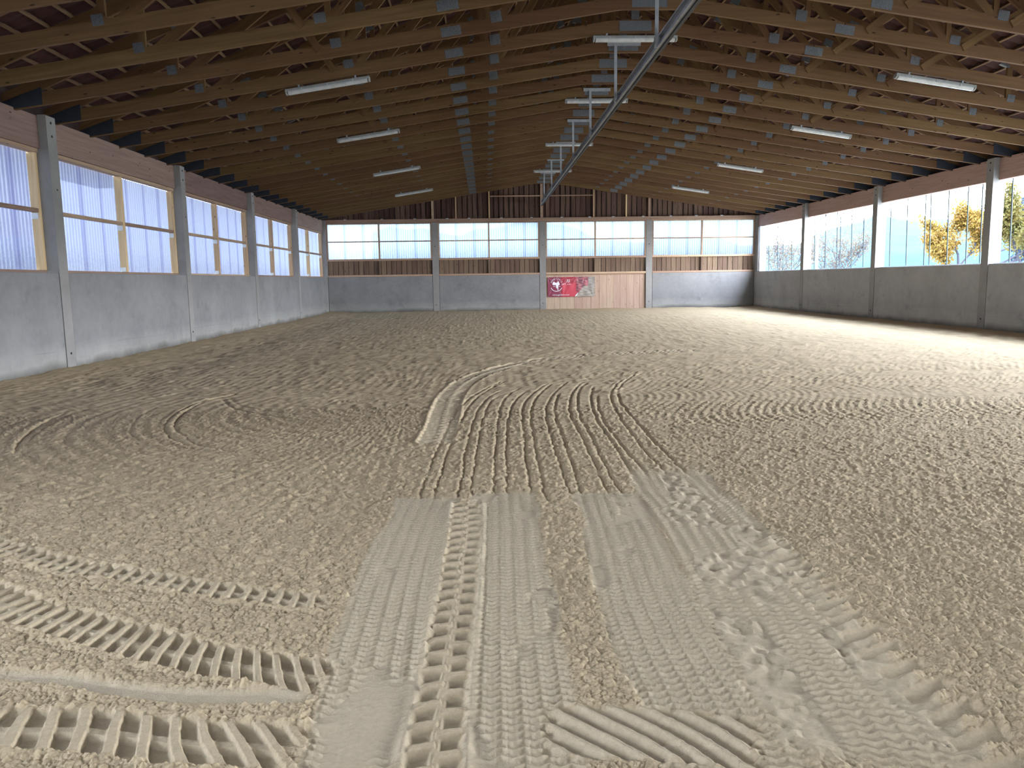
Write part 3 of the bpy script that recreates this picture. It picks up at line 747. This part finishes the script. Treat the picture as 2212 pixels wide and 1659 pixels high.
# dark backing of the cladding (keeps daylight out) , wall plate, gable boards and posts
bk = MB().box((-.2, D+.165, -.3), (20.2, D+.18, 1.70)).box((0, D+.20, 1.70), (20, D+.22, 2.47)).prism([(-1, 4.15), (21, 4.15), (21, 4.25), (10, 8.9), (-1, 4.25)], D+.24, D+.28)
par(bk.build('backing', M['sheet']), wb_)
wbb('wall_plate', (.02, D-.03, 4.145), (W-.02, D+.14, 4.31), M['railx'])
def ztop(X): return 4.435+.424*min(X, 20-X)
nbd = 83
for j in range(nbd):
    a = .05+j*.24; b = a+.24; g = random.uniform(.02, .075); w0 = (a+g*random.uniform(.2, .8)); w1 = w0+.24-g
    zt = ztop((a+b)/2)+.15; dy = random.choice((0, .03)); mb = MB()
    n0 = 7; L = [(w0+random.uniform(-.012, .012), z) for z in np.linspace(4.29, zt, n0)]; Rr = [(w1+random.uniform(-.012, .012), z) for z in np.linspace(4.29, zt, n0)]
    c = ((a+b)/2, D+.17+dy, 4.3)
    poly = L+Rr[::-1]; poly = [(p[0]-c[0], p[1]-c[2]) for p in poly][::-1]
    mb.prism(poly, 0, .024); o = mb.build('board', M['bark'], None, c); par(o, wb_)
for X, w_, mt in ((4.92, .05, 'railx'), (9.97, .06, 'railx'), (15.0, .05, 'railx'), (6.0, .03, 'post'), (7.54, .03, 'post'), (12.4, .03, 'post'), (13.92, .03, 'post')):
    wbb('gable_post', (X-w_, D+.02, 4.312), (X+w_, D+.14, ztop(X)), M[mt])
wbb('gable_rail', (7.6, D+.0, 5.28), (9.9, D+.018, 5.33), M['railx']); wbb('gable_rail', (10.04, D+.0, 5.28), (12.36, D+.018, 5.33), M['railx'])
for X in (.9, 2.6, 4.1, 5.6, 6.6, 8.1, 9.5, 10.9, 12.2, 13.3, 14.7, 16.0, 17.2, 18.4): wbb('angle_cleat', (X-.06, D-.035, 4.29), (X+.06, D-.031, 4.335), M['steel'], .001)
# plank gate
gt = empty('plank_gate', (12.5, D+.05, 0)); tag(gt, 'pale vertical plank gate closing the bay behind the red banner', 'gate')
seams = [10.155, 10.53, 10.81, 11.13, 11.48, 11.86, 12.27, 12.67, 13.02, 13.35, 13.65, 13.97, 14.3, 14.58, 14.845]
for a, b in zip(seams, seams[1:]):
    dy = random.uniform(-.004, .004); bevbox('plank', (a+.003-12.5, .04+dy, -.02), (b-.003-12.5, .07+dy, 1.64), M['gate'], gt, .004)
bevbox('top_rail', (10.155-12.5, .02, 1.642), (14.845-12.5, .09, 1.70), M['railx'], gt)
bevbox('back_brace', (10.2-12.5, .074, .35), (14.8-12.5, .11, .47), M['gate'], gt)

# ------------------------------------------------------------------ banner
def banner():
    b = empty('banner', (11.335, D+.03, 1.105)); tag(b, 'red advertising banner with a white saddle emblem, nailed to the plank gate', 'banner')
    nx, nz = 90, 40; v = []; colr = []; f = []; w_, h_ = 2.22, .92
    for j in range(nz+1):
        for i in range(nx+1):
            u = i/nx; t = j/nz; X = (u-.5)*w_; Z = (t-.5)*h_
            sag = 0
            for ux, ut in ((.2, 1), (.38, 1), (.6, 1), (.79, 1), (.33, 0), (0, 1), (0, 0), (.97, 0)):
                dx = (u-ux)*w_; dz = (t-ut)*h_; a = math.atan2(dz, dx+1e-6); r_ = math.hypot(dx, dz)
                sag += .010*math.sin(a*9+ux*7)*math.exp(-r_/.45)
            v.append((X, -.012-.012*math.sin(u*math.pi)*math.sin(t*math.pi)+sag*.7, Z))
            n1 = math.sin(u*31+math.sin(t*17)*2)*math.sin(t*23+u*11)
            c = (.36, .035, .06)
            if u < .28: c = (.24, .035, .075)
            if .30 < u < .62 and t < .7: c = (.52, .045, .075)
            # photo of leather goods on the right
            if u > .60 and t > 1-1.3*(u-.60)-.55+.25*math.sin(u*9): c = (.33+.1*n1, .10+.03*n1, .12+.03*n1) if n1 > -.2 else (.15, .05, .07)
            if u > .58+.35*t and t < .55: c = (.30+.1*n1, .27+.1*n1, .23+.08*n1)
            if u > .86 and t > .5: c = (.26+.08*n1, .23+.07*n1, .21+.07*n1)
            colr.append((*c, 1))
    for j in range(nz):
        for i in range(nx): k = j*(nx+1)+i; f.append((k, k+1, k+nx+2, k+nx+1))
    mb = MB(); mb.v = v; mb.f = f; me = mb.mesh('sheet'); ca = me.color_attributes.new('print', 'FLOAT_COLOR', 'POINT')
    ca.data.foreach_set('color', np.array(colr, np.float32).ravel())
    mt, nt, bs = base('banner_print', .4, .5); a_ = N(nt, 'Attribute'); a_.attribute_name = 'print'; nt.links.new(a_.outputs['Color'], bs.inputs['Base Color'])
    smooth(link('sheet', me, mt, b))
    wm = plain('white_print', (.80, .80, .86), .5)
    def flat(name, pts, y=-.034):
        n_ = len(pts); m2 = MB(); m2.v = [(px, y, pz) for px, pz in pts]+[(px, y+.002, pz) for px, pz in pts]
        m2.f = [tuple(range(n_)), tuple(range(2*n_-1, n_-1, -1))]+[((i+1) % n_, i, n_+i, n_+(i+1) % n_) for i in range(n_)]
        return m2.build(name, wm, b)
    # px in a 2212-wide zoom: banner spans 130..2020 by 125..905
    S = lambda px, py: ((px-1075)/1890*w_, (515-py)/780*h_)
    sd = [(315,400),(330,350),(365,312),(405,318),(440,342),(480,348),(520,330),(540,290),(550,278),(565,290),(575,335),(600,370),(612,410),(600,440),(555,448),(550,520),(552,640),(540,652),(525,640),(515,570),(470,560),(462,500),(460,440),(400,438),(340,440)]
    flat('saddle_emblem', [S(*p) for p in sd[::-1]])
    def text(s, size, px, py, rot=0, shear=0, al='CENTER'):
        cu = bpy.data.curves.new('lettering', 'FONT'); cu.body = s; cu.size = size; cu.align_x = al; cu.align_y = 'CENTER'; cu.extrude = .001; cu.shear = shear
        o = bpy.data.objects.new('lettering', cu); col.objects.link(o); o.parent = b; X, Z = S(px, py)
        o.location = (X, -.036, Z); o.rotation_euler = (math.pi/2, -rot, 0); cu.materials.append(wm)
        bpy.context.view_layer.update(); me_ = bpy.data.meshes.new_from_object(o); mw = (o.location.copy(), o.rotation_euler.copy()); bpy.data.objects.remove(o)
        o = link('lettering', me_, None, b, mw[0]); o.rotation_euler = mw[1]; return o
    word = 'GÜMEIER\'S'
    for k, ch in enumerate(word):
        a = math.radians(158-k*(136/(len(word)-1))); text(ch, .10, 480+225*math.cos(a), 395-195*math.sin(a), a-math.pi/2)
    text('35', .20, 925, 285, 0, .3); text('Jahre', .095, 760, 400, .2, .4); text('Jubiläum', .06, 980, 415, 0, .4)
    text('www.gümeier.com', .105, 655, 828)
    for (a0, a1, r0, r1) in ((200, 340, 215, 238),):
        pts = [S(480+r1*math.cos(math.radians(a)), 470-r1*.95*math.sin(math.radians(a))) for a in np.linspace(a0, a1, 16)]
        pts += [S(480+r0*math.cos(math.radians(a)), 470-r0*.95*math.sin(math.radians(a))) for a in np.linspace(a1, a0, 16)]
        flat('emblem_ring', pts)
    flat('emblem_line', [S(350, 500), S(440, 500), S(440, 485), S(350, 485)]); flat('emblem_line', [S(570, 500), S(645, 500), S(645, 485), S(570, 485)])
    wave = [(1215,890),(1240,850),(1300,790),(1340,740),(1350,755),(1320,810),(1285,860),(1270,880)]
    flat('print_edge', [S(*p) for p in wave])
    for u, t in ((.01, .98), (.2, .98), (.38, .98), (.6, .98), (.79, .98), (.99, .98), (.01, .02), (.5, .02), (.97, .02)):
        MB().tube([((u-.5)*w_, -.03, (t-.5)*h_), ((u-.5)*w_, .0, (t-.5)*h_)], .012, 8).build('eyelet', M['steel'], b)
banner()

# ------------------------------------------------------------------ unseen front wall, added with a pane band to brighten the foreground
wf = empty('wall_front_added', (10, -.5, 0)); tag(wf, kind='structure')
par(MB().box((-.3, -.68, -.3), (20.3, -.52, 2.45)).box((-.3, -.68, 4.1), (20.3, -.52, 4.4)).box((-.3, -.68, 2.45), (.06, -.52, 4.1)).box((4.85, -.68, 2.45), (5.15, -.52, 4.1)).box((9.85, -.68, 2.45), (10.15, -.52, 4.1)).box((14.85, -.68, 2.45), (15.15, -.52, 4.1)).box((19.94, -.68, 2.45), (20.3, -.52, 4.1)).prism([(-1, 4.4), (21, 4.4), (10, 8.9)], -.68, -.52).build('wall_panel', M['whitewall']), wf)
for a, b in cells: par(corr('pane', a+.06, b-.06, 2.44, 4.11, 'x', -.6, M['pane_fill'], None, (0, 0, 0)), wf)

# ------------------------------------------------------------------ roof: sheet, clay tiles, battens
ce = MB()
for sg in (-1, 1):
    f_ = lambda X, z: (X if sg < 0 else 20-X, z)
    hz = lambda X: 4.435+.424*X+.33
    pts = [f_(-.9, hz(-.9)), f_(-.9, hz(-.9)+.02), f_(10, hz(10)+.02), f_(10, hz(10))]
    if sg > 0: pts = pts[::-1]
    ce.prism(pts, -.9, D+.5)
ceil = ce.build('ceiling', M['sheet']); tag(ceil, kind='structure')  # outer sheet added above the tiles against light leaks
zr = lambda X: 4.435+.424*min(X, 20-X)+.207      # top of the rafters
ang = math.atan(.424)
btm = MB().box((-.02, -19.2, -.02), (.02, 19.2, .02)).mesh('batten'); btm.materials.append(M['truss_y'])
tm = MB(); K = 6
for i in range(K+1):
    u = i/K; dz = .018*math.sin(u*2*math.pi); 
    for s in (0, 1): tm.v.append((-.02+.40*s, (u-.5)*.30, dz+.018*(1-s)+.0)); tm.v.append((-.02+.40*s, (u-.5)*.30, dz+.012+.018*(1-s)))
for i in range(K):
    a = i*4; tm.f += [(a, a+2, a+6, a+4), (a+1, a+5, a+7, a+3), (a, a+4, a+5, a+1)]
tile_me = tm.mesh('roof_tile'); tile_me.materials.append(M['tile'])
for sg in (-1, 1):
    k = 0
    Xb = .12
    while Xb < 9.95:
        X = Xb if sg < 0 else 20-Xb
        o = link('batten', btm, None, ceil, (X, 18.4, zr(X)+.022)); o.rotation_euler = (0, -ang if sg < 0 else ang, 0)
        Xb += .335
# tiles: the most visible ones singly, the rest joined
cand = []
for sg in (-1, 1):
    r_ = 0; Xb = .12
    while Xb < 9.8:
        for j in range(int((D+.2)/.30)):
            Y = -.3+j*.30+.15; X = Xb if sg < 0 else 20-Xb
            cand.append((sg, X, Y, zr(X)))
        Xb += .335
def vis(c):
    sg, X, Y, Z = c; dx = X-XC
    if Y < 6 or Y > 22: return 0
    a = dx/Y; el = (Z-ZC)/Y
    if abs(a) > .72 or el > .40 or el < .12: return 0
    return 1/(Y*Y+dx*dx)*(1.5 if Z < 6.3 else 1)
cand.sort(key=vis, reverse=True)
for sg, X, Y, Z in cand[:290]:
    o = link('roof_tile', tile_me, None, ceil, (X, Y, Z+.048)); o.rotation_euler = (0, -ang, 0) if sg < 0 else (0, ang, 0)
    if sg > 0: o.rotation_euler = (0, -ang, math.pi); o.rotation_euler = Matrix.Rotation(math.pi, 3, 'Z').to_4x4().to_euler() if False else (Matrix.Rotation(math.pi, 3, 'Z') @ Matrix.Rotation(-ang, 3, 'Y')).to_euler()
base_v = np.array([v.co[:] for v in tile_me.vertices]); base_f = [tuple(p.vertices) for p in tile_me.polygons]
RY = np.array(Matrix.Rotation(-ang, 3, 'Y')); RZ = np.array(Matrix.Rotation(math.pi, 3, 'Z') @ Matrix.Rotation(-ang, 3, 'Y'))
vv = []; ff = []; rest = cand[290:]
vl = base_v @ RY.T; vr = base_v @ RZ.T; nv = len(base_v)
allv = np.concatenate([(vl if c[0] < 0 else vr)+np.array([c[1], c[2], c[3]+.048]) for c in rest])
for k in range(len(rest)): ff += [tuple(i+k*nv for i in q_) for q_ in base_f]
me = bpy.data.meshes.new('roof_tiles'); me.from_pydata(allv.tolist(), [], ff)
o = link('roof_tiles', me, M['tile'], ceil); tag(o, kind='stuff')
for X in (-.98, 20.98):      # eaves gutters
    g = MB(); v_ = []
    for j in range(7):
        a = math.pi+math.pi*j/6; v_.append((.075*math.cos(a), .075*math.sin(a)))
    g.prism(v_+[(p*.94, q_*.94) for p, q_ in v_[::-1]], -.9, D+.5)
    tag(g.build('gutter', M['gutter'], None, (X, 0, 4.25)), 'zinc eaves gutter along the %s side of the roof, outside' % ('left' if X < 0 else 'right'), 'gutter')

for X_, nm in ((-.345, 'left'), (20.325, 'right')):  # dark boards added to block eaves daylight and darken the truss ends
    tag(MB().box((0, -.5, 4.0), (.02, D+.2, 4.62)).build('eaves_blackout_%d' % (1 if nm == 'left' else 2), M['sheet'], None, (X_, 0, 0)), kind='structure')
# ------------------------------------------------------------------ roof trusses
zb = lambda X: 4.28+.153*min(X, 20-X, 9.55)
TH = .06
def member(name, p, q, h, th, mat, parent, y=0.0):
    """flat timber between two points of the XZ plane, p and q on its centre line"""
    (x0, z0), (x1, z1) = p, q; L = math.hypot(x1-x0, z1-z0)
    me = MB().box((-L/2, -th/2, -h/2), (L/2, th/2, h/2)).mesh(name); me.materials.append(mat)
    o = link(name, me, None, parent, ((x0+x1)/2, y, (z0+z1)/2)); o.rotation_euler = (0, -math.atan2(z1-z0, x1-x0), 0); return o
def platep(parent, X, Z, w_, h_, rot=0, name='nail_plate'):
    me = MB().box((-w_/2, -.034, -h_/2), (w_/2, .034, h_/2)).mesh(name); me.materials.append(M['plate'])
    o = link(name, me, None, parent, (X, 0, Z)); o.rotation_euler = (0, -rot, 0); return o
def make_truss():
    t = empty('roof_truss', (0, 0, 0)); zo = 0
    cc = lambda X: zb(X)+.10; tcz = lambda X: 4.435+.424*min(X, 20-X)+.10
    sl = math.atan(.153)
    mir = lambda X, sg: X if sg < 0 else 20-X
    for sg in (-1, 1):
        member('bottom_chord', (mir(-.45, sg), 4.28-.45*.153+.1), (mir(6.81, sg), cc(6.81)), .2, TH, M['truss'], t)
        # inner length is cut to the flat joint under the ridge
        pts = [(6.812, zb(6.812)), (9.55, zb(9.55)), (9.998, zb(9.55)), (9.998, zb(9.55)+.235), (9.55, zb(9.55)+.2), (6.812, zb(6.812)+.2)]
        cx = mir(8.4, sg); cz = cc(8.4)
        pp = [(mir(a, sg)-cx, b-cz) for a, b in pts]
        if sg < 0: pp = pp
        else: pp = pp[::-1]
        me = MB().prism(pp, -TH/2, TH/2).mesh('bottom_chord'); me.materials.append(M['truss']); link('bottom_chord', me, None, t, (cx, 0, cz))
        member('top_chord', (mir(-1.0, sg), 4.435-.424+.10), (mir(10.0, sg), 4.435+4.24+.10), .19, TH-.002, M['truss'], t)
        web = [((2.42, cc(2.42)), (2.42, tcz(2.42)), .10), ((2.55, cc(2.5)), (5.0, tcz(5)), .14), ((5.08, cc(5)), (5.08, tcz(5.08)), .08),
               ((5.05, cc(5)), (7.1, tcz(7.1)), .12), ((7.1, tcz(7.1)), (7.45, cc(7.45)), .10), ((7.55, cc(7.55)), (9.5, tcz(9.5)), .12)]
        for n_, (p, q_, h) in enumerate(web):
            member('web', (mir(p[0], sg), p[1]), (mir(q_[0], sg), q_[1]), h, TH-.006-.003*n_, M['truss'], t)
        sr_ = sl if sg < 0 else -sl; tr_ = ang if sg < 0 else -ang
        platep(t, mir(6.81, sg), cc(6.81)-.005, .32, .145, sr_)
        for X, w_ in ((2.37, .15), (4.97, .17), (7.53, .18)): platep(t, mir(X, sg), zb(X)+.2+.005, w_, .14 if X < 6 else .17, sr_)
        for X in (2.5, 5.0, 7.1, 9.5): platep(t, mir(X, sg), tcz(X)-.07, .20, .15, tr_)
        # heel: packing board and the long plate over it, eaves shade in its colour
        hp_ = [(-.5, 4.22), (.31, 4.335), (.31, 4.60), (-.5, 4.31)]
        hpp = [(mir(a, sg), b) for a, b in hp_]; hpp = hpp if sg < 0 else hpp[::-1]
        me = MB().prism(hpp, -.034, .034).mesh('heel_plate'); me.materials.append(M['heel']); link('heel_plate', me, None, t)
    member('king_post', (10, zb(9.5)+.1), (10, 4.435+4.24), .12, TH-.012, M['truss'], t)
    me = MB().box((-.285, -.035, -.085), (.285, .035, .085)).mesh('ridge_plate'); me.materials.append(M['plate']); link('ridge_plate', me, None, t, (10, 0, zb(9.9)+.115))
    platep(t, 10, zb(9.9)+.30, .14, .16); platep(t, 10, 8.62, .3, .2)
    # bracing boards fixed on the near face
    member('brace', (4.72, zb(4.72)+.12), (4.10, zb(4.72)+1.05), .11, .022, M['truss'], t, -.042)
    member('brace', (15.15, zb(15.15)+.10), (16.1, zb(15.15)+.66), .11, .022, M['truss'], t, -.042)
    member('brace', (13.55, zb(13.55)+.12), (14.6, zb(13.55)+.83), .11, .022, M['truss'], t, -.042)
    return t
proto = make_truss(); ch0 = list(proto.children)
NT = list(range(-5, 20))
words = ['first', 'second', 'third', 'fourth', 'fifth', 'sixth', 'seventh', 'eighth', 'ninth', 'tenth', 'eleventh', 'twelfth', 'thirteenth', 'fourteenth', 'fifteenth', 'sixteenth', 'seventeenth', 'eighteenth', 'nineteenth', 'twentieth', 'twenty-first', 'twenty-second', 'twenty-third', 'twenty-fourth', 'twenty-fifth']
for j, n_ in enumerate(NT):
    if j == 0: t = proto
    else:
        t = proto.copy(); col.objects.link(t)
        for c in ch0:
            d_ = c.copy(); d_.parent = t; col.objects.link(d_)
    t.location = (0, TY0+n_*TS, 0)
    tag(t, 'nail-plated spruce roof truss, %s counted from the far gable wall' % words[len(NT)-1-j], 'truss', 'roof trusses')

# ------------------------------------------------------------------ tube lamps under the trusses
def make_lamp():
    t = empty('tube_lamp'); L = 1.46
    sec = [(-.055, .0), (-.06, -.02), (-.06, -.045), (.06, -.045), (.06, -.02), (.055, 0)]
    def ext(sec, a, b, name, mat):
        m2 = MB(); k = len(sec); m2.v = [(a, p, q_) for p, q_ in sec]+[(b, p, q_) for p, q_ in sec]
        m2.f = [tuple(range(k)), tuple(range(2*k-1, k-1, -1))]+[((i+1) % k, i, k+i, k+(i+1) % k) for i in range(k)]; return m2.build(name, mat, t)
    ext(sec, -L/2, L/2, 'housing', M['lamp_body'])
    ext([(-.058, -.046), (-.058, -.062), (-.042, -.085), (-.02, -.095), (.02, -.095), (.042, -.085), (.058, -.062), (.058, -.046)], -L/2+.03, L/2-.03, 'cover', M['lamp_cover'])
    for s in (-1, 1): ext([(-.062, -.002), (-.062, -.064), (-.03, -.09), (.03, -.09), (.062, -.064), (.062, -.002)], s*L/2-.012, s*L/2+.012, 'end_cap', M['lamp_body'])
    for s in (-.45, 0, .45): MB().box((s-.01, -.068, -.06), (s+.01, -.060, -.02)).build('latch', M['steel'], t)
    for s in (-.5, .5): MB().box((s-.015, -.02, .0), (s+.015, .02, .05)).build('mounting_clip', M['steel'], t)
    return t
lp = make_lamp(); lch = list(lp.children); first = True
dist_w = ['nearest', 'second nearest', 'second farthest', 'farthest']
for rn, X0, X1 in (('left', 3.85, 5.32), ('middle', 9.27, 10.73), ('right', 14.71, 16.16)):
    for k, n_ in enumerate((1, 5, 10, 15)):
        if first: t = lp; first = False
        else:
            t = lp.copy(); col.objects.link(t)
            for c in lch: d_ = c.copy(); d_.parent = t; col.objects.link(d_)
        xm = (X0+X1)/2; off = 0 if rn == 'middle' else -.0
        t.location = (xm, TY0+n_*TS, zb(xm)-.052)
        t.rotation_euler = (0, {'left': -math.atan(.153), 'middle': 0, 'right': math.atan(.153)}[rn], 0)
        tag(t, '%s tube lamp of the %s row under the trusses' % (dist_w[k], rn), 'lamp', 'unlit tube lamps')

# ------------------------------------------------------------------ suspended steel rail
rl_ = empty('suspended_rail', (9.93, 18, 4.9)); tag(rl_, 'galvanised steel channel rail hanging on hangers below the ridge', 'rail')
sec = [(-.055, .085), (.035, .085), (.035, -.075), (-.055, -.075), (-.055, -.052), (-.048, -.052), (-.048, -.066), (.022, -.066), (.022, .076), (-.048, .076), (-.048, .062), (-.055, .062)]
me = MB().prism([(p, q_) for p, q_ in sec[::-1]], 7.4-18, 36.2-18).mesh('channel'); link('channel', me, M['rail'], rl_)
link('cable_duct', MB().box((-.01, 7.4-18, -.105), (.035, 36.2-18, -.077)).mesh('cable_duct'), M['black'], rl_)
for n_ in (-4, -1, 2, 5, 8, 11, 14, 17):
    Y = TY0+n_*TS-18-.05
    MB().box((-.112, Y-.035, -.06), (-.057, Y-.028, .985)).box((-.082, Y-.04, -.03), (-.050, Y+.04, .055)).build('hanger', M['steel'], rl_)
    MB().box((-.31+.07, Y-.004, .955), (.33+.07, Y+.006, 1.02)).box((-.31+.07, Y-.045, 1.012), (.33+.07, Y-.004, 1.02)).build('hanger_bracket', M['steel'], rl_)
    MB().box((-.10, Y+.05, -.074), (.0, Y+.07, .075)).build('stiffener', M['steel'], rl_)
